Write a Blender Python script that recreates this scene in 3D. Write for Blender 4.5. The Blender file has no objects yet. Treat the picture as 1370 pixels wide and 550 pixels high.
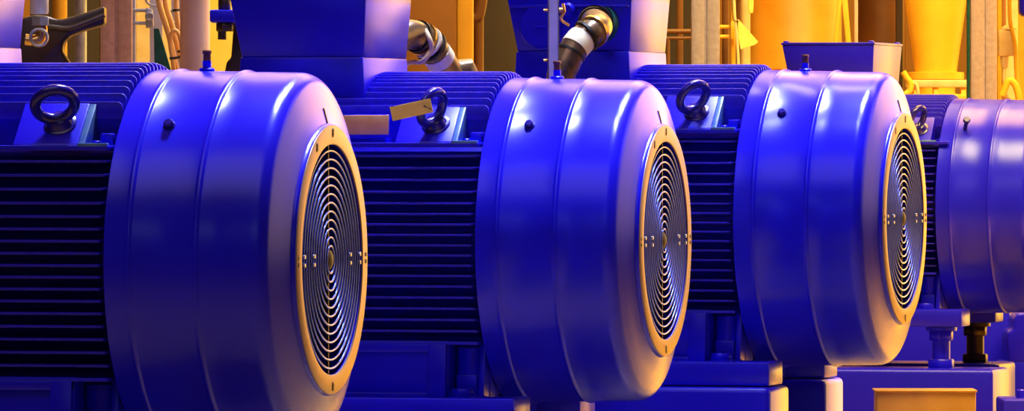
import bpy, bmesh, math, random
from mathutils import Vector, Matrix
random.seed(7)
PI = math.pi
F = 10000.0          # focal length in photo pixels (very long lens)
CX, HY = 685.0, 187.0
CAMZ = 1.25
col = bpy.context.scene.collection

def at(px, py, y):
    """point at distance y whose picture position is px,py"""
    return Vector(((px - CX) / F * y, y, CAMZ - (py - HY) / F * y))

# ------------------------------------------------------------------ materials
def mat(name, base, rough=0.4, metal=0.0, noise=None, bump=0.0, coat=0.0, spec=0.5, ior=1.5, scale=20.0, emit=None, rv=1.0):
    m = bpy.data.materials.new(name); m.use_nodes = True
    nt = m.node_tree; b = nt.nodes['Principled BSDF']
    b.inputs['Base Color'].default_value = (*base, 1)
    b.inputs['Roughness'].default_value = rough
    b.inputs['Metallic'].default_value = metal
    b.inputs['IOR'].default_value = ior
    b.inputs['Specular IOR Level'].default_value = spec
    b.inputs['Coat Weight'].default_value = coat
    b.inputs['Coat Roughness'].default_value = 0.2
    tc = nt.nodes.new('ShaderNodeTexCoord')
    n = nt.nodes.new('ShaderNodeTexNoise'); n.inputs['Scale'].default_value = scale
    n.inputs['Detail'].default_value = 5
    nt.links.new(tc.outputs['Object'], n.inputs['Vector'])
    if noise:
        r = nt.nodes.new('ShaderNodeValToRGB')
        r.color_ramp.elements[0].position = 0.35; r.color_ramp.elements[1].position = 0.68
        r.color_ramp.elements[0].color = (*noise, 1); r.color_ramp.elements[1].color = (*base, 1)
        nt.links.new(n.outputs['Fac'], r.inputs['Fac'])
        nt.links.new(r.outputs['Color'], b.inputs['Base Color'])
    mr = nt.nodes.new('ShaderNodeMapRange')
    mr.inputs['To Min'].default_value = max(0.02, rough - 0.04 * rv); mr.inputs['To Max'].default_value = min(1, rough + 0.05 * rv)
    nt.links.new(n.outputs['Fac'], mr.inputs['Value']); nt.links.new(mr.outputs['Result'], b.inputs['Roughness'])
    if bump:
        bp = nt.nodes.new('ShaderNodeBump'); bp.inputs['Strength'].default_value = bump
        bp.inputs['Distance'].default_value = 0.002
        nt.links.new(n.outputs['Fac'], bp.inputs['Height']); nt.links.new(bp.outputs['Normal'], b.inputs['Normal'])
    if emit:
        b.inputs['Emission Color'].default_value = (*emit[:3], 1); b.inputs['Emission Strength'].default_value = emit[3]
    return m

M = {}
M['blue'] = mat('blue_enamel', (0.012, 0.005, 0.80), 0.30, noise=(0.010, 0.0045, 0.72), ior=1.38, scale=9, rv=.4)
M['cowl'] = mat('blue_cowl_enamel', (0.012, 0.009, 0.92), 0.24, noise=(0.011, 0.008, 0.87), ior=1.40, scale=7, rv=.25)
M['cast'] = mat('blue_cast_enamel', (0.018, 0.004, 0.72), 0.32, noise=(0.013, 0.003, 0.58), ior=1.45, scale=60, bump=0.25)
M['wire'] = mat('blue_wire', (0.07, 0.13, 0.85), 0.20, metal=0.6, ior=1.5)
M['ring'] = mat('grille_ring', (0.30, 0.21, 0.24), 0.38, metal=0.5, noise=(0.26, 0.18, 0.20), scale=30)
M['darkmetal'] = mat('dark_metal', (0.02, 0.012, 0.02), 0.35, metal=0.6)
M['black'] = mat('black_rubber', (0.006, 0.005, 0.006), 0.5)
M['fan'] = mat('fan_plastic', (0.006, 0.006, 0.02), 0.55)
M['eye'] = mat('eye_blue', (0.012, 0.006, 0.36), 0.18, ior=1.5, noise=(0.012, 0.008, 0.16), scale=30)
M['rust'] = mat('rusty_screw', (0.30, 0.10, 0.05), 0.5, metal=0.4, noise=(0.12, 0.04, 0.02), scale=150)
M['steel'] = mat('galvanised', (0.48, 0.50, 0.56), 0.35, metal=0.5, noise=(0.38, 0.40, 0.46), scale=60)
M['pinksteel'] = mat('strut_steel', (0.62, 0.42, 0.38), 0.5, metal=0.15, noise=(0.50, 0.32, 0.28), scale=70, bump=0.2)
M['greysteel'] = mat('grey_strut_steel', (0.40, 0.36, 0.46), 0.5, metal=0.15, noise=(0.33, 0.29, 0.37), scale=70, bump=0.2)
M['tansteel'] = mat('tan_strut_steel', (0.46, 0.34, 0.34), 0.5, metal=0.15, noise=(0.38, 0.27, 0.26), scale=70, bump=0.2)
M['nameplate'] = mat('nameplate', (0.90, 0.50, 0.30), 0.45, metal=0.2, noise=(0.80, 0.42, 0.22), scale=40)
M['tag'] = mat('yellow_tag', (1.0, 0.74, 0.16), 0.5, noise=(0.95, 0.66, 0.12), scale=60)
M['pipe'] = mat('pale_pipe', (0.78, 0.52, 0.42), 0.45, noise=(0.70, 0.44, 0.34), scale=8)
M['yellow'] = mat('yellow_paint', (0.95, 0.55, 0.03), 0.5, noise=(0.85, 0.42, 0.02), scale=6)
M['lemon'] = mat('lemon_paint', (1.0, 0.80, 0.16), 0.5, noise=(0.95, 0.72, 0.12), scale=6)
M['edgesheen'] = mat('sheen_blue_edge', (0.05, 0.12, 0.50), 0.3, noise=(0.10, 0.22, 0.42), scale=35)  # pale colour stands in for the cyan reflection along the pocket border
M['orange'] = mat('orange_tank', (0.90, 0.42, 0.03), 0.45, noise=(0.80, 0.28, 0.01), scale=5)
M['brown'] = mat('brown_tank', (0.16, 0.055, 0.008), 0.5, noise=(0.09, 0.03, 0.005), scale=5)
M['brownwall'] = mat('brown_panel', (0.20, 0.070, 0.006), 0.6, noise=(0.15, 0.05, 0.004), scale=2)
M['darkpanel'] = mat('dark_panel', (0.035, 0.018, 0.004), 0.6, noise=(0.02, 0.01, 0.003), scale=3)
M['gold'] = mat('ochre_pillar', (0.50, 0.26, 0.012), 0.5, noise=(0.42, 0.20, 0.010), scale=4)
M['cream'] = mat('cream_paint', (0.80, 0.60, 0.30), 0.5, noise=(0.70, 0.48, 0.2), scale=20)
M['cable'] = mat('tan_cable', (0.78, 0.48, 0.18), 0.4, noise=(0.68, 0.38, 0.12), scale=30)
M['green'] = mat('green_board', (0.0, 0.10, 0.07), 0.5, noise=(0.0, 0.06, 0.05), scale=40)
M['conduit'] = mat('braided_conduit', (0.34, 0.22, 0.10), 0.28, metal=0.55, noise=(0.10, 0.07, 0.06), scale=22)
M['tape'] = mat('pale_tape', (0.85, 0.78, 0.50), 0.5, noise=(0.7, 0.65, 0.5), scale=40)
M['brass'] = mat('brass', (0.80, 0.48, 0.14), 0.25, metal=0.9)
M['whitepaint'] = mat('pale_enamel', (0.62, 0.60, 0.68), 0.4, noise=(0.52, 0.50, 0.60), scale=30)
M['floor'] = mat('floor_paint', (0.46, 0.28, 0.07), 0.4, noise=(0.36, 0.20, 0.05), scale=2)
M['wall'] = mat('wall_plaster', (0.50, 0.24, 0.03), 0.7, noise=(0.40, 0.17, 0.02), scale=1.0)
M['plinth'] = mat('plinth_concrete', (0.16, 0.11, 0.08), 0.7, noise=(0.1, 0.07, 0.05), scale=12, bump=0.3)
M['plate'] = mat('brown_metal_plate', (0.30, 0.17, 0.07), 0.4, metal=0.3, noise=(0.20, 0.10, 0.04), scale=5)
M['casting'] = mat('dark_casting', (0.05, 0.024, 0.012), 0.33, noise=(0.03, 0.014, 0.008), scale=30, ior=1.6)

# ------------------------------------------------------------------ mesh kit
class MB:
    def __init__(s): s.bm = bmesh.new()
    def _merge(s, t, mtx=None):
        if mtx: bmesh.ops.transform(t, matrix=mtx, verts=t.verts)
        me = bpy.data.meshes.new('tmp'); t.to_mesh(me); t.free()
        s.bm.from_mesh(me); bpy.data.meshes.remove(me); return s
    def box(s, x0, x1, y0, y1, z0, z1, bev=0.0, seg=2, mtx=None):
        t = bmesh.new(); bmesh.ops.create_cube(t, size=1)
        for v in t.verts:
            v.co = Vector((x0 + (v.co.x + .5) * (x1 - x0), y0 + (v.co.y + .5) * (y1 - y0), z0 + (v.co.z + .5) * (z1 - z0)))
        if bev: bmesh.ops.bevel(t, geom=t.edges[:], offset=bev, segments=seg, profile=0.5, affect='EDGES')
        return s._merge(t, mtx)
    def hexa(s, pts, bev=0.0, seg=2, mtx=None):
        """8 points: bottom four (ccw) then top four"""
        t = bmesh.new(); v = [t.verts.new(p) for p in pts]
        for f in ((3, 2, 1, 0), (4, 5, 6, 7), (0, 1, 5, 4), (1, 2, 6, 5), (2, 3, 7, 6), (3, 0, 4, 7)):
            t.faces.new([v[i] for i in f])
        if bev: bmesh.ops.bevel(t, geom=t.edges[:], offset=bev, segments=seg, profile=0.5, affect='EDGES')
        return s._merge(t, mtx)
    def prism(s, pts, axis, a0, a1, bev=0.0, seg=2, mtx=None):
        """polygon in the two other axes, extruded along axis (0,1,2) from a0 to a1"""
        t = bmesh.new()
        def P(p, a):
            q = list(p); q.insert(axis, a); return Vector(q)
        A = [t.verts.new(P(p, a0)) for p in pts]; B = [t.verts.new(P(p, a1)) for p in pts]
        t.faces.new(A[::-1]); t.faces.new(B)
        n = len(pts)
        for i in range(n): t.faces.new((A[i], A[(i + 1) % n], B[(i + 1) % n], B[i]))
        bmesh.ops.recalc_face_normals(t, faces=t.faces)
        if bev: bmesh.ops.bevel(t, geom=t.edges[:], offset=bev, segments=seg, profile=0.5, affect='EDGES')
        return s._merge(t, mtx)
    def lathe(s, prof, n=96, mtx=None, closed=False):
        """profile of (x, r) turned about the X axis"""
        t = bmesh.new(); rings = []
        for x, r in prof:
            if r < 1e-6: rings.append([t.verts.new((x, 0, 0))])
            else: rings.append([t.verts.new((x, r * math.cos(2 * PI * k / n), r * math.sin(2 * PI * k / n))) for k in range(n)])
        prs = list(zip(rings, rings[1:])) + ([(rings[-1], rings[0])] if closed else [])
        for a, b in prs:
            if len(a) == 1 and len(b) == 1: continue
            for k in range(n):
                k2 = (k + 1) % n
                if len(a) == 1: t.faces.new((a[0], b[k], b[k2]))
                elif len(b) == 1: t.faces.new((a[k], b[0], a[k2]))
                else: t.faces.new((a[k], b[k], b[k2], a[k2]))
        bmesh.ops.recalc_face_normals(t, faces=t.faces)
        return s._merge(t, mtx)
    def cyl(s, p0, p1, r0, r1=None, n=24, bev=0.0):
        p0, p1 = Vector(p0), Vector(p1); r1 = r0 if r1 is None else r1
        d = p1 - p0; L = d.length
        q = Vector((1, 0, 0)).rotation_difference(d).to_matrix().to_4x4()
        b = bev
        prof = [(0, 0), (0, r0 - b), (b, r0), (L - b, r1), (L, r1 - b), (L, 0)] if b else [(0, 0), (0, r0), (L, r1), (L, 0)]
        return s.lathe(prof, n, Matrix.Translation(p0) @ q)
    def tube(s, pts, r, n=12, closed=False, radii=None):
        t = bmesh.new(); pts = [Vector(p) for p in pts]; N = len(pts); rings = []; prev = None
        for i, p in enumerate(pts):
            if closed: d = pts[(i + 1) % N] - pts[i - 1]
            else: d = pts[min(i + 1, N - 1)] - pts[max(i - 1, 0)]
            d.normalize()
            if prev is None:
                ref = Vector((0, 0, 1)) if abs(d.z) < .9 else Vector((1, 0, 0))
                u = d.cross(ref).normalized()
            else: u = (prev - d * prev.dot(d)).normalized()
            prev = u; w = d.cross(u); rr = radii[i] if radii else r
            rings.append([t.verts.new(p + rr * (math.cos(2 * PI * k / n) * u + math.sin(2 * PI * k / n) * w)) for k in range(n)])
        M_ = N if closed else N - 1
        for i in range(M_):
            a, b = rings[i], rings[(i + 1) % N]
            for k in range(n): t.faces.new((a[k], b[k], b[(k + 1) % n], a[(k + 1) % n]))
        if not closed: t.faces.new(rings[0]); t.faces.new(rings[-1])
        bmesh.ops.recalc_face_normals(t, faces=t.faces)
        return s._merge(t)
    def torus(s, c, axis, R, r, N=64, n=10):
        c = Vector(c); axis = Vector(axis).normalized()
        u = axis.orthogonal().normalized(); w = axis.cross(u)
        return s.tube([c + R * (math.cos(2 * PI * k / N) * u + math.sin(2 * PI * k / N) * w) for k in range(N)], r, n, closed=True)
    def hexnut(s, c, axis, r, h, bev=0.0015):
        c = Vector(c); q = Vector((0, 0, 1)).rotation_difference(Vector(axis)).to_matrix().to_4x4()
        return s.prism([(r * math.cos(PI / 3 * k + .3), r * math.sin(PI / 3 * k + .3)) for k in range(6)], 2, 0, h, bev, 1, Matrix.Translation(c) @ q)
    def build(s, name, m, parent=None, smooth=35, origin=None, kind=None):
        me = bpy.data.meshes.new(name)
        if origin is not None: bmesh.ops.translate(s.bm, vec=-Vector(origin), verts=s.bm.verts)
        s.bm.to_mesh(me); s.bm.free()
        me.materials.append(m)
        if smooth:
            for p in me.polygons: p.use_smooth = True
            me.set_sharp_from_angle(angle=math.radians(smooth))
        o = bpy.data.objects.new(name, me); col.objects.link(o)
        if origin is not None: o.location = origin
        if parent: o.parent = parent
        if kind: o['kind'] = kind
        return o

def spline(pts, k=8):
    pts = [Vector(p) for p in pts]; out = []
    P = [2 * pts[0] - pts[1]] + pts + [2 * pts[-1] - pts[-2]]
    for i in range(1, len(P) - 2):
        for j in range(k):
            t = j / k; a, b, c, d = P[i - 1], P[i], P[i + 1], P[i + 2]
            out.append(0.5 * ((2 * b) + (c - a) * t + (2 * a - 5 * b + 4 * c - d) * t * t + (3 * b - a - 3 * c + d) * t ** 3))
    out.append(pts[-1]); return out

def tag(o, label, cat, group=None):
    o['label'] = label; o['category'] = cat
    if group: o['group'] = group
    return o
def empty(name, loc, rz, label, cat, group=None):
    o = bpy.data.objects.new(name, None); col.objects.link(o)
    o.location = loc; o.rotation_euler = (0, 0, rz); o.empty_display_size = .1
    return tag(o, label, cat, group)
def copy_tree(o, parent=None):
    c = o.copy(); col.objects.link(c); c.parent = parent
    for ch in [x for x in bpy.data.objects if x.parent == o]: copy_tree(ch, c)
    return c

# ------------------------------------------------------------------ the motor
# local frame: +x out of the fan end (face plane at x=0), y away from camera, z up, axis at z = H
H = 0.352
def T(z=H): return Matrix.Translation((0, 0, z))

def make_motor():
    root = empty('electric_motor', (0, 0, 0), 0, '', 'motor', 'row of blue electric motors')
    # --- cowl
    prof = [(-.304, .3120), (-.3045, .3165), (-.3035, .3185), (-.300, .3190)]
    def bead(xc, r):
        return [(xc - .0065, r), (xc - .0048, r + .0006), (xc - .0025, r + .0022), (xc, r + .0029), (xc + .0025, r + .0020), (xc + .0048, r - .0001), (xc + .0065, r - .0010)]
    prof += bead(-.262, .3183) + bead(-.148, .3160)
    prof += [(-.110, .3148), (-.056, .3138)]
    for k in range(1, 10):
        a = math.radians(75 / 9 * k); prof.append((-.056 + .030 * math.sin(a), .3138 - .028 * (1 - math.cos(a))))
    prof += [(-.0178, .260), (-.0095, .230), (-.0085, .2282), (-.0030, .2270), (-.0022, .2262), (-.0022, .193), (-.010, .193), (-.014, .225),
             (-.034, .285), (-.055, .302), (-.085, .309), (-.304, .3120)]
    cowl = MB().lathe(prof, 160, T()).build('fan_cowl', M['cowl'], root, 40)
    # pull-marks: plug screws and the dark slot
    for ang in (90, 45):
        a = math.radians(ang); ny, nz = -math.cos(a), math.sin(a)
        p = Vector((-.219, ny * .316, H + nz * .316)); nv = Vector((0, ny, nz))
        if ang == 90:
            m = MB(); m.cyl(p, p + nv * .006, .0135, bev=.002); m.cyl(p + nv * .006, p + nv * .018, .0075, n=16)
            fl = m.build('lifting_screw', M['blue'], cowl)
            m = MB(); m.cyl(p + nv * .018, p + nv * .030, .0065, n=16); m.hexnut(p + nv * .029, nv, .0085, .007)
            m.build('screw_head', M['rust'], cowl)['label'] = 'rusty brown screw head'
        else:
            m = MB(); m.cyl(p - nv * .001, p + nv * .003, .0105, bev=.001); m.hexnut(p + nv * .003, nv, .0088, .008)
            m.build('plug_screw', M['eye'], cowl)
    m = MB(); m.box(-.020, .001, -.0016, .0016, H + .228, H + .256, .0005, 1, Matrix.Translation((-.006, -.000, 0)))
    s = MB(); s.hexa([(-.0130, -.0020, H + .229), (-.0078, -.0020, H + .229), (-.0078, .0020, H + .229), (-.0130, .0020, H + .229),
                      (-.0220, -.0020, H + .254), (-.0146, -.0020, H + .254), (-.0146, .0020, H + .254), (-.0220, .0020, H + .254)])
    m.bm.free(); s.build('arrow_slot', M['black'], cowl)
    # --- grille
    g = MB().lathe([(-.0030, .1935), (-.0005, .1935), (.0005, .1945), (.0005, .2240), (-.0003, .2252), (-.0030, .2255)], 160, T(), closed=True)
    gr = g.build('grille_rim', M['ring'], root, 40)
    w = MB(); k = 0; r = .1825
    while r > .018:
        w.torus((-.004, 0, H), (1, 0, 0), r, .0021, 120 if r > .1 else 72, 8); r -= .01450; k += 1
    w.build('grille_wires', M['wire'], root, 60)
    sp = MB()
    for k in range(4):
        a = PI / 2 * k
        q = T() @ Matrix.Rotation(a, 4, 'X')
        sp.box(-.0105, -.0068, -.0035, .0035, .012, .195, .0008, 1, q)
    for a in (PI / 4, 3 * PI / 4, 5 * PI / 4, 7 * PI / 4):
        sp.box(-.0105, -.0068, -.002, .002, .09, .105, .0008, 1, T() @ Matrix.Rotation(a, 4, 'X'))
    sp.lathe([(-.014, 0), (-.014, .018), (-.004, .016), (-.001, .010), (0, 0)], 32, T())
    sp.build('grille_spokes', M['fan'], root)
    for ang in (0, 28, 90, 180, 270):
        a = math.radians(ang); c = Vector((0.0, -math.sin(a) * .213, H + math.cos(a) * .213))
        if ang in (90, 270):
            for dz in (-.006, .006): MB().cyl(c + Vector((-.001, 0, dz)), c + Vector((.0016, 0, dz)), .0036, n=12).build('grille_screw', M['black'], gr)
            for rr in (.176, .115):
                for dz in (-.007, .007):
                    cc = Vector((-.002, -math.sin(a) * rr, H + dz)); MB().cyl(cc, cc + Vector((.0035, 0, 0)), .0034, n=10).build('rivet', M['steel'], gr)
        else:
            m = MB(); m.cyl(c + Vector((-.001, 0, -.004)), c + Vector((.0016, 0, -.004)), .0036, n=12)
            m.cyl(c + Vector((-.001, 0, .004)), c + Vector((.0016, 0, .004)), .0036, n=12); m.box(-.001, .0016, c.y - .0036, c.y + .0036, c.z - .004, c.z + .004)
            m.build('grille_screw', M['black'], gr)
    # fan behind the grille
    f = MB(); f.lathe([(-.20, 0), (-.20, .05), (-.10, .055), (-.07, .045), (-.065, 0)], 40, T())
    for k in range(9):
        q = T() @ Matrix.Rotation(2 * PI * k / 9, 4, 'X') @ Matrix.Rotation(math.radians(28), 4, 'Z')
        f.box(-.17, -.07, -.004, .004, .04, .26, .001, 1, q)
    f.lathe([(-.19, .0), (-.19, .27), (-.186, .27), (-.186, 0)], 48, T())
    f.build('cooling_fan', M['fan'], root)
    # --- finned frame
    b = MB()
    b.lathe([(-.292, 0), (-.292, .255), (-.30, .262), (-.845, .262), (-.86, .25), (-.86, 0)], 96, T())
    X0, X1 = -.84, -.306
    def fin(pA, pB, th, nrm, x1, rc=.012):
        """plate spanning local x X0..x1 and in the y-z plane from pA (root) to pB (tip)"""
        pA, pB = Vector(pA), Vector(pB); h = (pB - pA).length; d = (pB - pA).normalized(); w = Vector((0, -d.z, d.y)) if True else None
        prof = [(X0, 0), (x1, 0), (x1, h - rc)]
        for k in range(1, 5):
            a = PI / 2 * k / 5; prof.append((x1 - rc + rc * math.cos(a), h - rc + rc * math.sin(a)))
        prof += [(x1 - rc, h), (X0 + rc, h), (X0, h - rc)]
        t = bmesh.new(); A = []; B = []
        for x, q in prof:
            tt = th * (1 - .35 * q / h)
            base = Vector((x, pA.y, pA.z)) + d * q
            A.append(t.verts.new(base + w * tt / 2)); B.append(t.verts.new(base - w * tt / 2))
        t.faces.new(A); t.faces.new(B[::-1]); n = len(A)
        for i in range(n): t.faces.new((A[i], B[i], B[(i + 1) % n], A[(i + 1) % n]))
        bmesh.ops.recalc_face_normals(t, faces=t.faces)
        bmesh.ops.bevel(t, geom=[e for e in t.edges if len(e.link_faces) == 2 and e.calc_face_angle(0) > 1.0], offset=.0012, segments=2, profile=.5, affect='EDGES')
        b._merge(t)
    for k in range(-10, 11):
        y = k * .02; zt = math.sqrt(.3315 ** 2 - y * y)
        fin((0, y, H + math.sqrt(.255 ** 2 - y * y) if abs(y) < .17 else (H + .17 if abs(k) < 10 else H + .236)), (0, y, H + zt), .0075, None, X1, .010)
    ZS = [.166, .143, .120, .097, .075, .0545, .0345, .0144, -.0056, -.0248, -.0445, -.0645, -.085, -.1065, -.128, -.150, -.172]
    for sgn in (-1, 1):
        for z in ZS:
            r0 = math.sqrt(.250 ** 2 - z * z); r1 = math.sqrt(.320 ** 2 - z * z) - .004
            fin((0, sgn * r0, H + z), (0, sgn * r1, H + z - .001), .0068, None, -.3115, .006)
    for k in range(-5, 6):
        y = k * .02; fin((0, y, H - math.sqrt(.25 ** 2 - y * y)), (0, y, H - .30), .0075, None, X1, .010)
    b.build('finned_frame', M['cast'], root, 40)
    # shelf and lifting pads
    for sgn in (-1, 1):
        p = MB()
        p.box(X0, -.309, *sorted((sgn * .195, sgn * .276)), H + .183, H + .192, .002)
        pad = [(sgn * .196, H + .262), (sgn * .204, H + .262), (sgn * .274, H + .193), (sgn * .274, H + .185), (sgn * .196, H + .185)]
        p.prism(pad, 0, -.475, -.362, .003)
        gus = [(sgn * .196, H + .261), (sgn * .203, H + .261), (sgn * .273, H + .192), (sgn * .196, H + .190)]
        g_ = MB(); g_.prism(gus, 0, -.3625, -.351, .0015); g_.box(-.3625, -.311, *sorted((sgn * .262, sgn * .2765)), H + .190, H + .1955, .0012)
        g_.build('pocket_edge', M['edgesheen'], root)['label'] = 'pale blue edge of the casting pocket, sheen put into its colour'
        p.box(-.335, -.312, *sorted((sgn * .198, sgn * .236)), H + .19, H + .212, .004)
        p.cyl((-.345, sgn * .222, H + .19), (-.345, sgn * .222, H + .200), .009, n=16, bev=.002)
        p.build('lifting_pad', M['blue'], root)
        m = MB(); c = Vector((0, 0, 0)); n = Vector((0, 0, 1))
        m.cyl((0, 0, -.001), (0, 0, .003), .0275, n=32, bev=.001); m.cyl((0, 0, .002), (0, 0, .016), .0215, .0165, n=32, bev=.002)
        m.torus((0, 0, .045), (0, 1, 0), .0325, .0095, 56, 16)
        e = m.build('lifting_eye', M['eye'], root, 50)
        e.location = (-.402, sgn * .239, H + .2275)
        e['side'] = sgn
        e.rotation_euler = (-sgn * PI / 4, 0, 0)
    # --- feet
    for sgn in (-1, 1):
        def Y(a, c): return sorted((sgn * a, sgn * c))
        ft = MB()
        ft.box(X0, -.372, *Y(.12, .258), H - .300, H - .192, .002)
        ft.box(X0, -.306, *Y(.12, .190), H - .350, H - .185, .002)
        ft.box(X0, -.312, *Y(.12, .268), H - .199, H - .193, .002)
        def rib(xa, xb):
            ya, yb, yc = sgn * .2, sgn * .268, sgn * .278
            ft.prism([(ya, H - .196), (yb, H - .196), (yc, H - .301), (ya, H - .301)], 0, xa, xb, .003)
        rib(-.412, -.374); rib(X0, X0 + .03)
        ft.box(X0, -.374, *Y(.2, .268), H - .214, H - .196, .002)
        ft.box(X0, -.374, *Y(.2, .270), H - .304, H - .292, .002)
        # pocket: arched back, clamp boss
        ft.prism([(sgn * .15, H - .20), (sgn * .215, H - .20), (sgn * .235, H - .302), (sgn * .15, H - .302)], 0, -.320, -.308, .002)
        ft.cyl((-.345, sgn * .19, H - .262), (-.345, sgn * .19, H - .206), .027, n=24)
        ft.box(-.366, -.324, *Y(.18, .222), H - .302, H - .258, .003)
        ft.box(X0, -.222, *Y(.205, .335), H - .350, H - .300, .004)
        ft.box(X0, -.31, *Y(.12, .21), H - .350, H - .300, .002)
        fo = ft.build('foot', M['blue'], root)
        for xb in (-.342, -.76):
            m = MB(); m.hexnut((xb, sgn * .262, H - .2995), (0, 0, 1), .022, .016); m.cyl((xb, sgn * .262, H - .3), (xb, sgn * .262, H - .2965), .026)
            m.build('foot_bolt', M['blue'], fo)
    # --- drive end
    m = MB(); m.lathe([(-.86, 0), (-.86, .268), (-.872, .272), (-.885, .26), (-.91, .16), (-.95, .14), (-.96, .06), (-.96, 0)], 64, T())
    m.build('end_shield', M['blue'], root)
    m = MB(); m.lathe([(-.95, 0), (-.95, .035), (-1.06, .035), (-1.063, .032), (-1.063, 0)], 32, T()); m.build('shaft', M['steel'], root)
    # --- terminal box
    m = MB()
    z0, z1 = H + .24, H + .359
    m.hexa([(-.825, -.168, z0), (-.562, -.168, z0), (-.562, .168, z0), (-.825, .168, z0), (-.818, -.168, z1), (-.568, -.168, z1), (-.568, .168, z1), (-.818, .168, z1)], .004)
    m.build('box_neck', M['blue'], root)
    m = MB(); za, zb = H + .357, H + .478
    m.hexa([(-.816, -.162, za), (-.568, -.162, za), (-.568, .162, za), (-.816, .162, za), (-.838, -.174, zb), (-.560, -.174, zb), (-.560, .174, zb), (-.838, .174, zb)], .004)
    tb = m.build('terminal_box', M['blue'], root)
    m = MB(); m.box(-.840, -.558, -.176, .176, zb - .001, zb + .006, .002); lid = m.build('box_lid', M['blue'], tb)
    for x in (-.828, -.572):
        for y in (-.160, .160): MB().cyl((x, y, zb + .005), (x, y, zb + .011), .0085, n=14, bev=.0015).build('lid_screw', M['blue'], lid)
    return root

proto = make_motor()
MOT = []
specs = [  # face centre px,py, distance, yaw, eye twist
    (445, 347.5, 12.53, 13.9, 18, 'nearest blue motor at far left, its fan grille the largest of the four'),
    (891, 322.0, 14.61, 14.1, 60, 'second blue motor from the left, with the blank yellow tag on its lifting eye'),
    (1211, 292.5, 16.01, 14.9, 42, 'third blue motor from the left, its fan face glowing golden at the bottom'),
    (1414, 276.0, 22.10, 14.2, 60, 'farthest blue motor, cut off by the right frame edge, raised on thick jacking bolts')]
for i, (px, py, d, yaw, tw, lab) in enumerate(specs):
    r = proto if i == 0 else copy_tree(proto)
    p = at(px, py, d)
    r.location = (p.x, p.y, p.z - H); r.rotation_euler = (0, 0, -math.radians(yaw)); r['label'] = lab
    MOT.append(r)
    for ch in bpy.data.objects:
        if ch.parent == r and ch.name.startswith('lifting_eye'):
            s = ch.get('side', 1)
            if s < 0:
                ch.rotation_euler = (Matrix.Rotation(PI / 4, 3, 'X') @ Matrix.Rotation(math.radians(tw), 3, 'Z')).to_euler()
for i, dx, sy in ((0, -.031, 1), (3, .052, 1.22)):
    for ch in bpy.data.objects:
        if ch.parent == MOT[i] and ch.name.split('.')[0] in ('box_neck', 'terminal_box'):
            ch.location.x += dx; ch.scale.y = sy
for ch in bpy.data.objects:
    if ch.parent == MOT[3] and ch.name.split('.')[0] in ('lifting_eye', 'lifting_pad'): ch.location.x += .035
cw4 = [o for o in bpy.data.objects if o.parent == MOT[3] and o.name.startswith('fan_cowl')][0]
for ch in [o for o in bpy.data.objects if o.parent == cw4 and o.name.split('.')[0] in ('lifting_screw', 'screw_head', 'plug_screw')]:
    bpy.data.objects.remove(ch)
m = MB(); p = Vector((-.235, -.216, H + .226)); nv = Vector((.25, -.76, .60)).normalized()
m.cyl(p - nv * .01, p + nv * .045, .0062, n=16); m.hexnut(p + nv * .040, nv, .011, .012); m.build('protruding_bolt', M['eye'], cw4)['label'] = 'long dark bolt standing out of the cowl'
for o in bpy.data.objects:
    if 'side' in o: del o['side']
bpy.context.view_layer.update()
def ml(i, x, y, z):  # motor-local (z from axis) -> world
    return Matrix.LocRotScale(MOT[i].location, MOT[i].rotation_euler, None) @ Vector((x, y, z + H))

# M2 nameplate bracket
m = MB(); m.box(-.585, -.492, -.252, -.245, H + .199, H + .246, .002); m.box(-.58, -.50, -.246, -.198, H + .190, H + .200, .001)
m.build('nameplate_bracket', M['blue'], MOT[1])
MB().box(-.584, -.493, -.2545, -.2515, H + .207, H + .245, .0012).build('nameplate', M['nameplate'], MOT[1])['label'] = 'blank tan metal nameplate'
# M3 terminal box details
tb3 = [o for o in bpy.data.objects if o.parent == MOT[2] and o.name.startswith('terminal_box')][0]
m = MB(); m.cyl((-.762, -.160, H + .412), (-.762, -.180, H + .412), .047, n=40, bev=.004); m.box(-.775, -.749, -.183, -.177, H + .410, H + .413, .001, 1, None)
m.build('blanking_cover', M['blue'], tb3)
m = MB(); m.cyl((-.700, -.160, H + .446), (-.700, -.192, H + .446), .017, n=24, bev=.005); m.build('blanking_plug', M['blue'], tb3)
m = MB(); m.box(-.830, -.566, -.180, -.166, H + .452, H + .458, .002); m.build('lid_flange', M['blue'], tb3)

# ------------------------------------------------------------------ skid rails
def rail(i, sgn, y0, y1, x0, x1, ztop, zbot, label, bev=.012):
    m = MB()
    m.box(0, x1 - x0, -(y1 - y0) / 2, (y1 - y0) / 2, 0, ztop - zbot, bev, 3)
    # web plates under the flange and an end stiffener
    yc = sgn * (y0 + y1) / 2
    o = m.build('skid_rail', M['blue'])
    w = ml(i, x0, yc, 0); w.z = MOT[i].location.z + H + zbot
    o.location = w; o.rotation_euler = MOT[i].rotation_euler
    return tag(o, label, 'steel rail', 'painted skid rails under the motors')
names = ['first motor from left', 'second motor from left', 'third motor from left', 'farthest motor']
for i in range(4):
    zt = -.3525 if i < 3 else -.472
    zb = 0.25 - (MOT[i].location.z + H)
    for sgn, near in ((-1, 'near'), (1, 'far')):
        if i < 3: rail(i, sgn, .175, .365, -1.15, -.214, zt, zb, f'blue steel skid rail under the {near} foot of the {names[i]}')
        else: rail(i, sgn, .15, .42, -1.2, -.115 if sgn < 0 else -.20, zt, zb, f'blue steel skid rail carrying the {near} jacking bolts of the {names[i]}')
    pl = MB(); pl.box(-1.55, .0, -.6, .6, -.25, 0, .01)
    o = pl.build('concrete_plinth', M['plinth']); o.location = ml(i, 0, 0, 0); o.location.z = .25; o.rotation_euler = MOT[i].rotation_euler
    tag(o, f'low concrete plinth beneath the skid rails of the {names[i]}', 'plinth')
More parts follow.
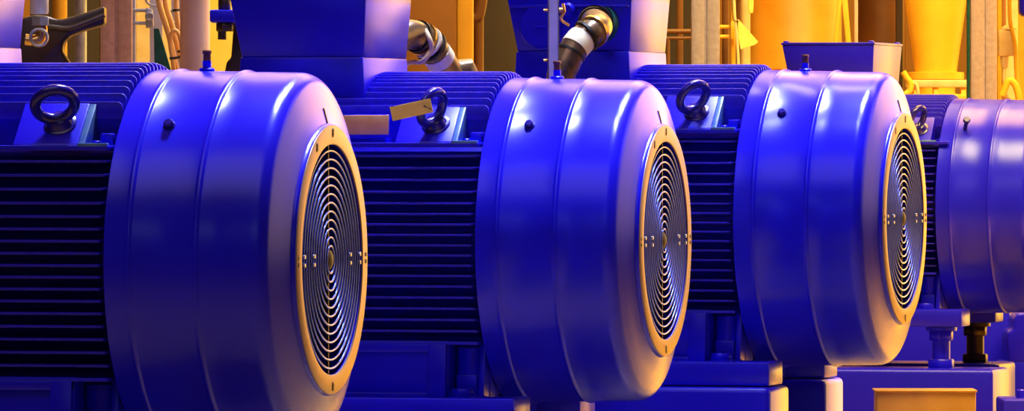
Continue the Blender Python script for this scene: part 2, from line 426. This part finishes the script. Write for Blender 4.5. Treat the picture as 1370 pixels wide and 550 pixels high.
# shims between foot and rail of M3 are the foot itself; jacking bolts of M4
for sgn, near in ((-1, 'near'), (1, 'far')):
    for xb, which in ((-.296, 'fan end'), (-.76, 'drive end')):
        c = ml(3, xb, sgn * .27, 0); zt = MOT[3].location.z; zr = MOT[3].location.z + H - .472
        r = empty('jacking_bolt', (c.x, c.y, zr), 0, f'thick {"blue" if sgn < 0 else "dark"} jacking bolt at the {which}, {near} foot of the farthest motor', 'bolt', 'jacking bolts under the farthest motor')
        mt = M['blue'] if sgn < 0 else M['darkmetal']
        h = zt - zr
        MB().cyl((0, 0, .02), (0, 0, h - .035), .0265, n=32).build('stud', mt, r)
        MB().hexnut((0, 0, 0), (0, 0, 1), .041, .026, .003).build('base_nut', mt, r)
        m = MB(); m.hexnut((0, 0, h - .040), (0, 0, 1), .038, .030, .003); m.cyl((0, 0, h - .011), (0, 0, h - .0005), .046, n=32)
        m.build('top_nut', mt, r)

# brown cover plate box in front of farthest rail
c = at(1237, 536, 20.6)
m = MB(); m.hexa([(-.134, -.09, -.35), (.134, -.09, -.35), (.134, .09, -.35), (-.134, .09, -.35), (-.136, -.09, .030), (.136, -.09, .030), (.136, .09, .030), (-.136, .09, .030)], .003)
m.box(-.140, .140, -.094, .094, .026, .031, .001)
o = m.build('junction_cabinet', M['plate']); o.location = (c.x, c.y, c.z)
z_ = c.z - .35
tag(o, 'brown brass-toned sheet metal cabinet standing in front of the farthest skid rail', 'cabinet')
m = MB(); m.box(-.10, .10, -.07, .07, 0, z_ - 0.0, .004); o = m.build('cabinet_pedestal', M['plinth']); o.location = (c.x, c.y, 0)
tag(o, 'concrete pedestal holding the brown metal cabinet', 'pedestal')

# low blue machine parts right of the farthest motor
c = at(1376, 452, 23.6)
m = MB()
def pxpoly(pts, y): return [(at(a, b_, y).x, at(a, b_, y).z) for a, b_ in pts]
m.prism(pxpoly([(1349, 486), (1347, 452), (1349, 444), (1356, 440), (1357, 425), (1362, 419), (1400, 417), (1400, 486)], 22.9), 1, 22.9, 23.15, .008, 3)
m.box(at(1340, 0, 22.9).x, at(1420, 0, 22.9).x, 22.9, 23.15, 0.0, at(0, 484, 22.9).z, .006)
tag(m.build('pump_bearing_housing', M['casting'] if False else M['blue']), 'blue cast bearing bracket at the right frame edge behind the farthest motor', 'bracket')
m = MB(); a = at(1240, 0, 24.6); b_ = at(1345, 0, 24.6)
m.box(at(1100, 0, 23.2).x, at(1352, 0, 23.2).x, 23.2, 23.4, 0.0, at(0, 416, 23.2).z, .01)
tag(m.build('steel_base_beam', M['blue']), 'deep blue steel beam visible between the jacking bolts', 'beam')
m = MB(); a = at(1340, 534, 21.0); m.box(a.x, a.x + .5, 20.95, 21.25, 0.0, a.z, .008)
m.cyl(at(1366, 536, 21.1), at(1366, 521, 21.1), .014, n=20, bev=.003)
tag(m.build('skid_outrigger', M['blue']), 'low blue steel block with a bolt at the bottom right corner', 'steel block')

# ------------------------------------------------------------------ yellow tag on M2's eye
p0 = at(578, 136, 14.17); p1 = at(523, 148, 14.17)
c0 = at(550.5, 146.8, 14.17)
ang = math.atan2(12, 55)
m = MB(); q = Matrix.Translation(c0) @ Matrix.Rotation(math.radians(-4), 4, 'Z') @ Matrix.Rotation(ang, 4, 'Y').inverted()
m.box(-.0395, .0395, -.0006, .0006, -.0135, .0135, .0003, 1, q)
t = m.build('hanging_tag', M['tag'], origin=c0); tag(t, 'blank yellow rectangular tag tied to the lifting eye of the second motor', 'tag')
m = MB(); m.tube(spline([at(568, 142, 14.165), at(572, 144, 14.16), at(576, 146, 14.165), at(579, 150, 14.20)]), .0010, 6)
m.cyl(at(568, 142, 14.1688), at(568, 142, 14.166), .0018, n=10)
m.build('tag_wire', M['black'], t).matrix_parent_inverse = Matrix.Translation(-c0)

# ------------------------------------------------------------------ conduits
def conduit(name, pts, r, label, bands):
    path = spline(pts, 10)
    radii = [r] * len(path)
    o = MB().tube(path, r, 24).build(name, M['conduit'], origin=path[0]); tag(o, label, 'conduit')
    for i0, wdt, rr, mt, nm in bands:
        seg = path[i0:i0 + wdt + 1]
        b = MB().tube(seg, r + rr, 24).build(nm, mt, o); b.matrix_parent_inverse = Matrix.Translation(-path[0])
    return o
cp = [ml(2, -.625, -.160, .415), ml(2, -.630, -.235, .420), at(800, 37, 15.66), at(776, 55, 15.60), at(759, 82, 15.58), at(748, 125, 15.58), at(746, 300, 15.60), Vector((at(746, 0, 15.6).x, 15.6, 0.251))]
cd = conduit('cable_conduit', cp, .0300, 'thick brown cable conduit bending down from the terminal box of the third motor',
        [(1, 3, .010, M['green'], 'gland_nut'), (5, 3, .007, M['darkmetal'], 'gland_collar'), (12, 1, .004, M['black'], 'cable_tie'), (23, 1, .005, M['brass'], 'clamp_band'), (26, 1, .005, M['black'], 'clamp_band'), (29, 5, .0015, M['tape'], 'tape_wrap'), (36, 1, .002, M['black'], 'cable_tie')])
cp = [at(530, 52, 15.08), at(550, 46, 15.12), at(570, 56, 15.16), at(588, 78, 15.20), at(606, 110, 15.24), at(625, 160, 15.26), Vector((at(632, 0, 15.26).x, 15.26, .251))]
cd2 = conduit('cable_conduit', cp, .0300, 'thick dark cable conduit curving down behind the terminal box of the second motor',
        [(14, 1, .004, M['black'], 'cable_tie'), (17, 1, .005, M['brass'], 'clamp_band'), (20, 1, .005, M['tape'], 'clamp_band'), (23, 1, .005, M['black'], 'cable_tie'), (27, 4, .0015, M['tape'], 'tape_wrap')])
# loose cables round the gland
m = MB(); m.tube(spline([at(536, 96, 15.2), at(548, 84, 15.14), at(565, 82, 15.10), at(577, 66, 15.10), at(574, 50, 15.10), at(565, 36, 15.13), at(552, 30, 15.16)]), .005, 10)
tc_ = m.build('thin_cable', M['cream'], cd2); tc_.matrix_parent_inverse = Matrix.Translation(-cd2.location); tc_['label'] = 'thin pale cable loop'

# strut in front of M3's terminal box
x0, x1 = at(733, 0, 15.3).x, at(748, 0, 15.3).x
r = empty('support_strut', ((x0 + x1) / 2, 15.3, 0), 0, 'pale grey narrow vertical strut in front of the terminal box of the third motor', 'strut')
hw = (x1 - x0) / 2
m = MB(); m.box(-hw, hw, -.008, -.005, 0, 3.2, .0008, 1); m.box(-hw, -hw + .003, -.008, .012, 0, 3.2, .0008, 1); m.box(hw - .003, hw, -.008, .012, 0, 3.2, .0008, 1)
m.build('channel', M['whitepaint'], r)
m = MB(); m.cyl((hw, -.004, at(0, 14, 15.3).z), (hw + .012, -.004, at(0, 14, 15.3).z), .006, n=12); m.tube(spline([(hw + .008, -.004, at(0, 5, 15.3).z), (hw + .01, -.01, at(0, 16, 15.3).z), (hw + .004, -.008, at(0, 26, 15.3).z), (hw + .02, 0, at(0, 34, 15.3).z)]), .003, 8)
m.build('pipe_clamp', M['brass'], r)
m = MB(); m.cyl((-hw, 0, at(0, 14, 15.3).z), (-hw - .009, 0, at(0, 14, 15.3).z), .003, n=10); m.cyl((-hw, 0, at(0, 81, 15.3).z), (-hw - .009, 0, at(0, 81, 15.3).z), .003, n=10); m.build('stub_bolt', M['brass'], r)

# ------------------------------------------------------------------ strut columns (back to back channel)
def strut_column(pxa, pxb, y, label, mt):
    a, b_ = at(pxa, 0, y).x, at(pxb, 0, y).x; w = b_ - a
    m = MB()
    g = w * .09
    for s0, s1 in ((-w / 2, -g / 2), (g / 2, w / 2)):
        m.box(s0, s1, 0, .05, 0, 4.5, .004, 2)
        m.box(s0 + w * .10, s0 + w * .13, -.0012, .002, 0, 4.5)
    m.box(-g / 2 - .001, g / 2 + .001, .006, .045, 0, 4.5)
    m.box(-.006, -.003, .002, .01, 0, 4.5)
    o = m.build('strut_column', mt); o.location = ((a + b_) / 2, y, 0); tag(o, label, 'column', 'double channel strut columns')
    return o
strut_column(134, 177, 18.6, 'pinkish double channel strut column behind the first motor at left', M['pinksteel'])
strut_column(925, 963, 21.6, 'grey pink double channel strut column behind the third motor', M['greysteel'])
strut_column(1299, 1334, 23.6, 'tan double channel strut column behind the farthest motor', M['tansteel'])

# ------------------------------------------------------------------ left background
y = 16.3
m = MB()
m.prism(pxpoly([(30, 24), (46, 20), (62, 21), (72, 25), (82, 26), (108, 19), (140, 8), (140, 33), (112, 41), (92, 49), (85, 56), (83, 68), (88, 78), (98, 92), (98, 120), (20, 120), (20, 60)], y), 1, y, y + .09, .006, 3)
m.tube(spline([at(66, 36, y - .004), at(90, 38, y - .006), at(112, 31, y - .006), at(140, 20, y - .004)]), .006, 10)
m.tube(spline([at(97, 92, y - .002), at(88, 78, y - .003), at(83, 68, y - .003), at(85, 56, y - .003), at(92, 49, y - .003)]), .0022, 8)
m.box(at(22, 0, y).x, at(96, 0, y).x, y + .005, y + .085, 0, at(0, 100, y).z, .01)
yk = empty('valve_yoke', (at(60, 0, y).x, y, 0), 0, 'dark cast iron yoke with a sloping arm and brass elbow behind the first motor', 'yoke'); o0 = Vector(yk.location)
m.build('yoke_body', M['casting'], yk).location = -o0
r = yk
m = MB(); m.tube([p - o0 for p in spline([at(34, 53, 16.18), at(46, 54, 16.18), at(54, 50, 16.18), at(56, 38, 16.18), at(55, 26, 16.18)])], .0125, 16); r = m.build('brass_elbow', M['brass'], yk)
m = MB(); m.cyl(at(54, 34, 16.18) - o0, at(54, 23, 16.18) - o0, .020, n=6); m.build('union_nut', M['steel'], r)
m = MB(); m.torus(at(52, 50, 16.165) - o0, (0, 1, 0), .018, .0035, 32, 8); m.build('ring_seal', M['steel'], r)
m = MB(); a = at(52.5, 19, 16.2); m.lathe([(0, 0), (0, .019), (.004, .0205), (.4, .0185), (.4, 0)], 32, Matrix.Translation(a) @ Matrix.Rotation(-PI / 2, 4, 'Y'))
tag(m.build('lamp_sleeve', M['whitepaint']), 'pale lilac cylinder standing over the brass fitting at upper left', 'cylinder')

def vpipe(name, pxa, pxb, y, mt, label, cat='pipe', zt=4.0, group=None, bands=()):
    a, b_ = at(pxa, 0, y).x, at(pxb, 0, y).x; rr = (b_ - a) / 2; xc = (a + b_) / 2
    m = MB().cyl((0, 0, 0), (0, 0, zt), rr, n=48)
    for py in bands: z = at(0, py, y).z; m.cyl((0, 0, z - .006), (0, 0, z + .006), rr + .004, n=48)
    o = m.build(name, mt); o.location = (xc, y, 0)
    return tag(o, label, cat, group)
vpipe('vertical_pipe', 100, 116, 19.0, M['steel'], 'slim grey vertical pipe left of the first strut column')
vpipe('vertical_pipe', 241, 281, 17.6, M['pipe'], 'wide pale pink vertical pipe between the cables and the second motor')
vpipe('vertical_pipe', 70, 90, 20.5, M['gold'], 'dull ochre vertical pipe behind the dark yoke')

# cable tray bracket and cables
y = 17.9
r = empty('cable_bracket', (at(190, 0, y).x, y, 0), 0, 'pale metal bracket with two rods holding the tan cables', 'bracket'); o0 = Vector(r.location)
def L(px, py, yy=y): return at(px, py, yy) - o0
for a_, b_, py in ((178, 196, 14), (178, 196, 31), (222, 238, 15), (226, 236, 31)): MB().cyl(L(a_, py), L(b_, py), .0045, n=14).build('rod', M['steel'], r)
m = MB(); m.prism([(L(195, 10).x, L(195, 10).z), (L(204, 12).x, L(204, 12).z), (L(206, 36).x, L(206, 36).z), (L(195, 38).x, L(195, 38).z)], 1, -.012, .012, .004)
m.torus(L(200, 22, y - .015), (0, 1, 0), .008, .003, 24, 8)
m.build('clamp_plate', M['steel'], r)
m = MB(); m.box(L(199, 0).x, L(216, 0).x, .05, .06, L(0, 200).z, L(0, -80).z, .001); m.box(L(228, 0).x, L(241, 0).x, .05, .06, L(0, 200).z, L(0, -80).z, .001)
m.box(L(177, 0).x, L(181, 0).x, .0, .03, L(0, 200).z, L(0, -80).z, .001)
m.box(L(177, 0).x, L(241, 0).x, .05, .06, L(0, -84).z, L(0, -78).z, .001); m.box(L(177, 0).x, L(241, 0).x, .02, .06, L(0, 200).z - .02, L(0, 200).z, .001)
m.box(L(180, 0).x, L(184, 0).x, .02, .04, -0.0, L(0, 200).z, .001); m.box(L(234, 0).x, L(240, 0).x, .04, .06, -0.0, L(0, 200).z, .001)
m.build('upright_plates', M['whitepaint'], r)
m = MB(); m.tube(spline([L(194, -20), L(196, 2), L(208, 8), L(214, 4), L(212, -20)]), .003, 8); m.build('wire_hook', M['steel'], r)
def cable(pts, rad, label, mt=None, name='cable', g='tan cables tied together behind the first motor'):
    e = pts[-1]; q = spline(pts, 8) + [Vector((e.x, e.y, e.z - .1)), Vector((e.x, e.y, 0))]
    o = MB().tube(q, rad, 12).build(name, mt or M['cable']); tag(o, label, 'cable', g); return o
y2 = 17.75
cb1 = cable([at(208, -60, y2), at(212, 0, y2), at(226, 48, y2), at(236, 92, y2), at(250, 160, y2)], .0065, 'leftmost tan cable of the tied bundle')
cable([at(219, -60, y2+.03), at(221, 0, y2+.03), at(229, 30, y2+.03), at(240, 70, y2+.03), at(246, 92, y2+.03), at(258, 160, y2+.03)], .0065, 'middle tan cable of the tied bundle beside the green strip')
cable([at(235, -60, y2), at(236, 12, y2), at(240, 40, y2), at(246, 68, y2), at(256, 92, y2), at(268, 160, y2)], .0060, 'rightmost tan cable running past the grey clamp')
cb4 = cable([at(232, 130, y2 - .02), at(232, 90, y2 - .02), at(228, 62, y2 - .02), at(229, 46, y2 - .02), at(235, 41, y2 - .02), at(241, 52, y2 - .02), at(248, 92, y2 - .02), at(256, 130, y2 - .02)], .0050, 'tan cable bent into a narrow arch in front of the bundle')
for pa, pb, lb in (((227, 78), (244, 75), 'lower black cable tie round the tan cables'), ((238, 69), (250, 66), 'upper black cable tie round the tan cables'), ((231, 14), (241, 13), 'black cable tie near the grey clamp above the tan cables')):
    MB().tube([at(*pa, y2 - .03), at((pa[0] + pb[0]) / 2, pa[1] - .5, y2 - .034), at(*pb, y2 - .03)], .003, 8).build('cable_tie', M['black'], cb1)['label'] = 'black cable tie'
m = MB(); m.prism(pxpoly([(206, 38), (213, 38), (229, 94), (232, 620), (226, 890), (221, 892)], y2 + .04), 1, y2 + .03, y2 + .045, .001, 1)
tag(m.build('green_strip', M['green']), 'dark green strip hanging left of the tan cables', 'strip')

# blue flange between pale pipe and M2's terminal box
y = 15.9
r = empty('pump_bracket', at(330, 22, 16.2), 0, 'dark bracket with a blue bolted flange left of the second terminal box', 'bracket'); r.location.z = .25; o0 = Vector(r.location)
def L(px, py, yy=15.95): return at(px, py, yy) - o0
m = MB(); m.box(L(281, 0).x, L(345, 0).x, -.27, -.15, L(0, 30).z, L(0, 13).z, .004)
m.build('flange_plate', M['blue'], r)
fy = -.245
m = MB(); m.hexnut((L(301, 0).x, fy, L(0, 42).z), (0, 0, 1), .020, .019); m.cyl((L(297, 0).x, fy, L(0, 53).z), (L(297, 0).x, fy, L(0, 38).z), .009, n=16)
m.cyl((L(300, 0).x, fy, L(0, 38).z), (L(300, 0).x, fy, L(0, -4).z), .010, n=16); m.hexnut((L(300, 0).x, fy, L(0, 13).z), (0, 0, 1), .014, .03)
m.build('flange_bolt', M['casting'], r)
m = MB(); y = 16.2; fo_ = Vector(r.location)
pp = [(a - fo_.x, b_ - fo_.z) for a, b_ in pxpoly([(304, 100), (307, 84), (313, 78), (315, 50), (322, -30), (360, -30), (360, 100)], y)]
m.prism(pp, 1, -.16, .06, .004); m.box(at(306, 0, y).x - fo_.x, at(358, 0, y).x - fo_.x, -.16, .06, 0, at(0, 98, y).z - fo_.z, .004)
m.build('bracket_body', M['casting'], r)

# ------------------------------------------------------------------ mid background
def slab(name, pxa, pxb, y, th, mt, label, cat, z1=4.0, bev=.01, z0=0.0):
    a, b_ = at(pxa, 0, y).x, at(pxb, 0, y).x
    m = MB().box(-(b_ - a) / 2, (b_ - a) / 2, 0, th, z0, z1, bev)
    o = m.build(name, mt); o.location = ((a + b_) / 2, y, 0); return tag(o, label, cat)
slab('painted_pillar', 276, 330, 24, .4, M['lemon'], 'bright yellow painted pillar between the pale pipe and second motor', 'pillar')
slab('painted_pillar', 611, 633, 22, .3, M['gold'], 'ochre painted pillar between the second and third motors', 'pillar')
slab('wall_panel', 540, 611, 25, .1, M['brownwall'], 'rusty brown wall panel left of the ochre pillar', 'panel')
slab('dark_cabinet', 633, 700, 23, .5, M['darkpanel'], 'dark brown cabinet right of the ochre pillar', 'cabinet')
m = MB(); m.cyl(at(640, -40, 22.5), Vector((at(640, 0, 22.5).x, 22.5, 0)), .016); m.tube(spline([at(634, 24, 22.4), at(640, 18, 22.4), at(646, -20, 22.4)]), .02, 12)
tag(m.build('drain_pipe', M['brown']), 'brown drain pipe in front of the dark brown cabinet', 'pipe')
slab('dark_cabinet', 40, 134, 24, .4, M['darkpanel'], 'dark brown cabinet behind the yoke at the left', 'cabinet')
slab('wall_panel', 181, 240, 24, .1, M['cream'], 'cream wall panel behind the tan cables', 'panel')
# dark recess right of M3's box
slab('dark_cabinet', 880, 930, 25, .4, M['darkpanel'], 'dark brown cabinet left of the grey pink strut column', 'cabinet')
m = MB()
for py in (42, 51): m.cyl(at(884, py, 24.3), at(928, py, 24.3), .008 if py == 42 else .006, n=14)
for px in (894,): m.cyl(at(px, 51, 24.3), Vector((at(px, 0, 24.3).x, 24.3, 0)), .006, n=14)
m.cyl(at(884, 42, 24.3), Vector((at(884, 0, 24.3).x, 24.3, 0)), .006, n=14)
tag(m.build('guard_rail', M['brown']), 'thin brown guard rail in the dark gap beside the strut column', 'rail')
vpipe('vertical_pipe', 905, 914, 24.5, M['brown'], 'brown vertical pipe inside the dark gap')
# conduits right of column B
yb = 24.6
vpipe('vertical_pipe', 966, 975, yb, M['brown'], 'narrow brown pipe just right of the grey pink strut column')
vpipe('vertical_pipe', 978, 984, yb - .1, M['yellow'], 'narrow yellow pipe beside the yellow hanging tag')
vpipe('vertical_pipe', 991, 1004, yb + .2, M['cream'], 'cream vertical pipe behind the yellow hanging tag')
vpipe('vertical_pipe', 985, 991, yb + .3, M['brown'], 'brown vertical pipe between the yellow pipe and cream pipe')
r = empty('pipe_clip_bar', at(970, 42, yb - .1), 0, 'yellow double bar pipe clip right of the grey pink strut column', 'clip'); o0 = Vector(r.location)
for py in (36, 49): MB().cyl(at(960, py, yb - .1) - o0, at(976, py, yb - .1) - o0, .0065, n=16, bev=.002).build('clip_rod', M['yellow'], r)
MB().box(-.0, .0, 0, 0, 0, 0).bm.free()
m = MB(); m.box(at(976, 0, yb).x - o0.x, at(981, 0, yb).x - o0.x, -.03, -.015, at(0, 53, yb).z - o0.z, at(0, 30, yb).z - o0.z, .002); m.build('clip_plate', M['yellow'], r)
m = MB(); ys = yb - .16
m.prism(pxpoly([(987, 25), (995, 34), (1014.5, 56), (1010, 60), (991, 66), (988, 50)], ys), 1, ys, ys + .002, .0006, 1)
t = m.build('warning_tag', M['tag']); tag(t, 'yellow three-cornered tag hanging beside the grey pink strut column', 'tag')
MB().tube(spline([at(989, 29, ys - .002), at(982, 27, ys - .01), at(980, 20, ys), at(979.5, 0, ys + .02)]), .0015, 6).build('tag_string', M['black'], t)
m = MB(); m.tube(spline([at(980, -40, ys), at(983, 20, ys), at(986, 50, ys), at(988, 92, ys), at(990, 200, ys), Vector((at(990, 0, ys).x, ys, 0))]), .005, 10)
tag(m.build('thin_cable', M['cream']), 'thin cream cable behind the yellow three-cornered tag', 'cable')
m = MB(); m.tube(spline([at(1005, -160, ys), at(1006, 0, ys), at(1003, 8, ys), at(1004, -40, ys)]), .006, 10)
m.bm.free() if False else tag(m.build('cable_loop', M['tag']), 'yellow cable loop at the top edge above the orange tank', 'cable')

# tanks
def tank(name, prof, xpx, y, mt, label):
    """prof: (py, halfwidth px)"""
    c = at(xpx, 0, y)
    pr = [((CAMZ - (py - HY) / F * y), hw / F * y) for py, hw in prof]
    m = MB().lathe([(pr[0][0], 0)] + pr + [(0, pr[-1][1]), (0, 0)], 96, Matrix.Rotation(-PI / 2, 4, 'Y'))
    r = m.build(name, mt, None, 30); r.location = (c.x, c.y, 0)
    return tag(r, label, 'tank')
Y1 = 26.0
t1 = tank('storage_tank', [(-700, 40), (-680, 62), (84, 62), (88, 64), (93, 64), (95, 61), (640, 61)], 1064, Y1, M['orange'], 'large orange cylindrical tank behind the terminal box of the farthest motor')
tank('storage_tank', [(-700, 40), (-680, 36), (60, 34), (300, 32), (640, 32)], 1178, 27.2, M['brown'], 'dark brown tank between the orange tank and yellow vessel')
tank('storage_tank', [(-700, 40), (-60, 50), (96, 28), (97, 38), (106, 38), (107, 26), (125, 26), (126, 30), (640, 30)], 1252, 25.5, M['yellow'], 'yellow tapered vessel on a flanged base left of the tan strut column')
m = MB(); ym = 25.0
m.hexa([at(1137, 110, ym), at(1143, 110, ym), at(1143, 110, ym + .05), at(1137, 110, ym + .05), at(1120, -60, ym), at(1129, -60, ym), at(1129, -60, ym + .05), at(1120, -60, ym + .05)], .003)
m.hexa([at(1110, 110, ym), at(1116, 110, ym), at(1116, 110, ym + .05), at(1110, 110, ym + .05), at(1127, -60, ym), at(1132, -60, ym), at(1132, -60, ym + .05), at(1127, -60, ym + .05)], .003)
m.box(at(1110, 0, ym).x, at(1143, 0, ym).x, ym, ym + .05, 0, at(0, 108, ym).z, .003)
tag(m.build('steel_leg', M['yellow']), 'bright yellow splayed steel leg beside the orange tank', 'leg')
slab('pale_post', 1143, 1148, 25.2, .04, M['pipe'], 'thin pale post between orange and brown tanks', 'post', bev=.003)
slab('dark_post', 1199, 1208, 26.2, .05, M['darkpanel'], 'dark post left of the yellow tapered vessel', 'post', bev=.003)
yq = 24.6
r = empty('vessel_stand', (at(1240, 0, yq).x, yq, 0), 0, 'yellow beam stand under the flanged vessel', 'stand'); o0 = Vector(r.location)
for pa, pb, nm in ((107, 117, 'beam'), (126, 134, 'beam')):
    MB().box(at(1212, 0, yq).x - o0.x, at(1296, 0, yq).x - o0.x, -.04, .04, at(0, pb, yq).z, at(0, pa, yq).z, .004).build(nm, M['cream'] if pa == 107 else M['yellow'], r)
for px in (1222, 1248, 1285): MB().box(at(px, 0, yq).x - o0.x, at(px + 7, 0, yq).x - o0.x, -.03, .03, 0, at(0, 112, yq).z, .003).build('upright', M['yellow'], r)
slab('dark_post', 1294, 1299, 23.8, .04, M['green'], 'thin dark green post left of the tan strut column', 'post', bev=.002)
cable([at(1208, 96, 23.7), at(1213, 104, 23.7), at(1218, 112, 23.7), at(1217, 122, 23.7), at(1211, 128, 23.7), at(1206, 150, 23.7)], .010, 'yellow bent cable right of the farthest terminal box', M['yellow'], 'cable', None)
cable([at(1213, 126, 23.75), at(1218, 114, 23.75), at(1224, 112, 23.75), at(1228, 122, 23.75), at(1227, 150, 23.75)], .006, 'thin cream cable looping above the fins of the farthest motor', M['cream'], 'cable', None)

# right edge junction box
yj = 24.2
slab('painted_pillar', 1345, 1362, 25.6, .2, M['cream'], 'cream painted pillar at the right frame edge', 'pillar')
slab('wall_panel', 1334, 1420, 27.5, .1, M['yellow'], 'yellow wall panel right of the tan strut column', 'panel')
r = empty('junction_box', at(1347, 60, yj), 0, 'cream junction box mounted right of the tan strut column', 'junction box'); o0 = Vector(r.location)
MB().box(at(1336, 0, yj).x - o0.x, at(1357, 0, yj).x - o0.x, 0, .05, at(0, 75, yj).z - o0.z, at(0, 40, yj).z - o0.z, .005).build('housing', M['cream'], r)
m = MB(); m.cyl(at(1344, 75, yj + .02) - o0, at(1344, 91, yj + .02) - o0, .015, .011, n=20); m.build('gland', M['cream'], r)
m = MB(); m.lathe([(0, 0), (0, .028), (.006, .026), (.014, .015), (.018, 0)], 32, Matrix.Translation(at(1350, 40, yj + .025) - o0) @ Matrix.Rotation(-PI / 2, 4, 'Y')); m.build('domed_cap', M['cream'], r)
cable([at(1344, 90, yj + .02), at(1344, 110, yj), at(1348, 128, yj), at(1352, 160, yj), at(1352, 400, yj)], .007, 'cream cable dropping from the junction box gland', M['cream'], 'cable', None)
cable([at(1352, -60, yj), at(1351, 20, yj), at(1358, 60, yj), at(1360, 100, yj), at(1364, 150, yj)], .007, 'cream cable passing right of the junction box', M['yellow'], 'cable', None)
cable([at(1340, 128, yj - .1), at(1350, 108, yj - .1), at(1360, 118, yj - .1), at(1366, 150, yj - .1)], .011, 'yellow cable arch above the farthest motor at the right edge', M['yellow'], 'cable', None)
m = MB(); yy = 24.0; m.box(at(1364, 0, yy).x, at(1400, 0, yy).x, yy, yy + .1, at(0, 22, yy).z, at(0, -60, yy).z, .02, 3); m.cyl(at(1385, 18, yy + .05), Vector((at(1385, 0, yy).x, yy + .05, 0)), .02, n=20)
tag(m.build('small_blue_actuator', M['blue']), 'small blue rounded housing at the top right corner', 'housing')

# ------------------------------------------------------------------ setting
def struct(name, m, mt):
    o = m.build(name, mt); o['kind'] = 'structure'; return o
struct('floor', MB().box(-14, 16, -2, 34, -.2, 0), M['floor'])
struct('wall_back', MB().box(-14, 16, 33, 33.3, 0, 12), M['wall'])
struct('ceiling', MB().box(-14, 16, -2, 34, 12, 12.2), M['wall'])

# ------------------------------------------------------------------ light
def area(name, loc, target, sx, sy, power, colr, spread=PI):
    l = bpy.data.lights.new(name, 'AREA'); l.shape = 'RECTANGLE'; l.size = sx; l.size_y = sy; l.energy = power; l.color = colr; l.spread = spread
    o = bpy.data.objects.new(name, l); col.objects.link(o); o.location = loc
    o.rotation_euler = (Vector(target) - Vector(loc)).to_track_quat('-Z', 'Y').to_euler(); return o
area('key_floodlight', (-2.5, 8.0, 8.0), (.3, 15, 1), 8.0, 4.0, 135, (1, .80, 1))
for lx, ly, pw in ((.6, 14.6, 122), (1.35, 16.7, 105), (1.95, 18.2, 76)):
    area('overhead_lamp', (lx, ly, 7.5), (lx - 1.1, ly - 1.8, 1), 1.5, .45, pw, (.66, .74, 1), 1.15)
area('window_light', (-1, 1.0, 4.9), (.4, 15, 1), 9, .6, 30, (.7, .8, 1))
area('amber_hall_lights', (5.6, 29, 2.6), (1.4, 17, 1), 4, 5.0, 430, (1, .50, .04))
area('pink_hall_lights', (10.0, 28, 3.5), (0, 14, 1), 5, 6.5, 640, (1, .46, .10))
area('pink_side_fill', (9.5, 17.5, 4.0), (.0, 13, 1), 9, 6, 80, (1, .60, .14), 1.6)  # unseen panel light added to fill the right-hand reflections in the fan faces
area('amber_high_lights', (1.5, 28, 10), (.6, 15.5, 1), 12, 8, 1000, (1, .60, .20))
area('amber_overhead_lamp', (2.2, 23.6, 5.5), (1.7, 22, 1), 3, 2.5, 170, (1, .48, .05), 1.8)
area('amber_floor_lamp', (3.5, 20.0, 2.6), (3.4, 20.0, 0), 2, 3.5, 420, (1, .56, .02), 1.4)
area('amber_background_lights', (3.5, 19.5, 6.5), (1.8, 27, 1.0), 3, 3, 900, (1, .72, .20))
area('amber_background_lights', (.2, 19.5, 6.5), (-1.1, 25, 1.5), 2, 2, 500, (1, .76, .30))  # unseen lamp added to brighten the yellow pillar at left

w = bpy.data.worlds.new('world'); bpy.context.scene.world = w; w.use_nodes = True
w.node_tree.nodes['Background'].inputs[0].default_value = (.5, .35, .45, 1); w.node_tree.nodes['Background'].inputs[1].default_value = .035

# ------------------------------------------------------------------ camera
sc = bpy.context.scene
cam = bpy.data.cameras.new('camera'); co = bpy.data.objects.new('camera', cam); col.objects.link(co)
co.location = (0, 0, CAMZ); co.rotation_euler = (PI / 2, 0, 0)
cam.sensor_width = 36; cam.lens = 36 * F / 1370; cam.shift_y = -(275 - HY) / 1370
cam.clip_end = 200
sc.camera = co
sc.view_settings.view_transform = 'Standard'; sc.view_settings.look = 'None'; sc.view_settings.gamma = 1; sc.view_settings.exposure = 0
sc.view_settings.use_curve_mapping = False
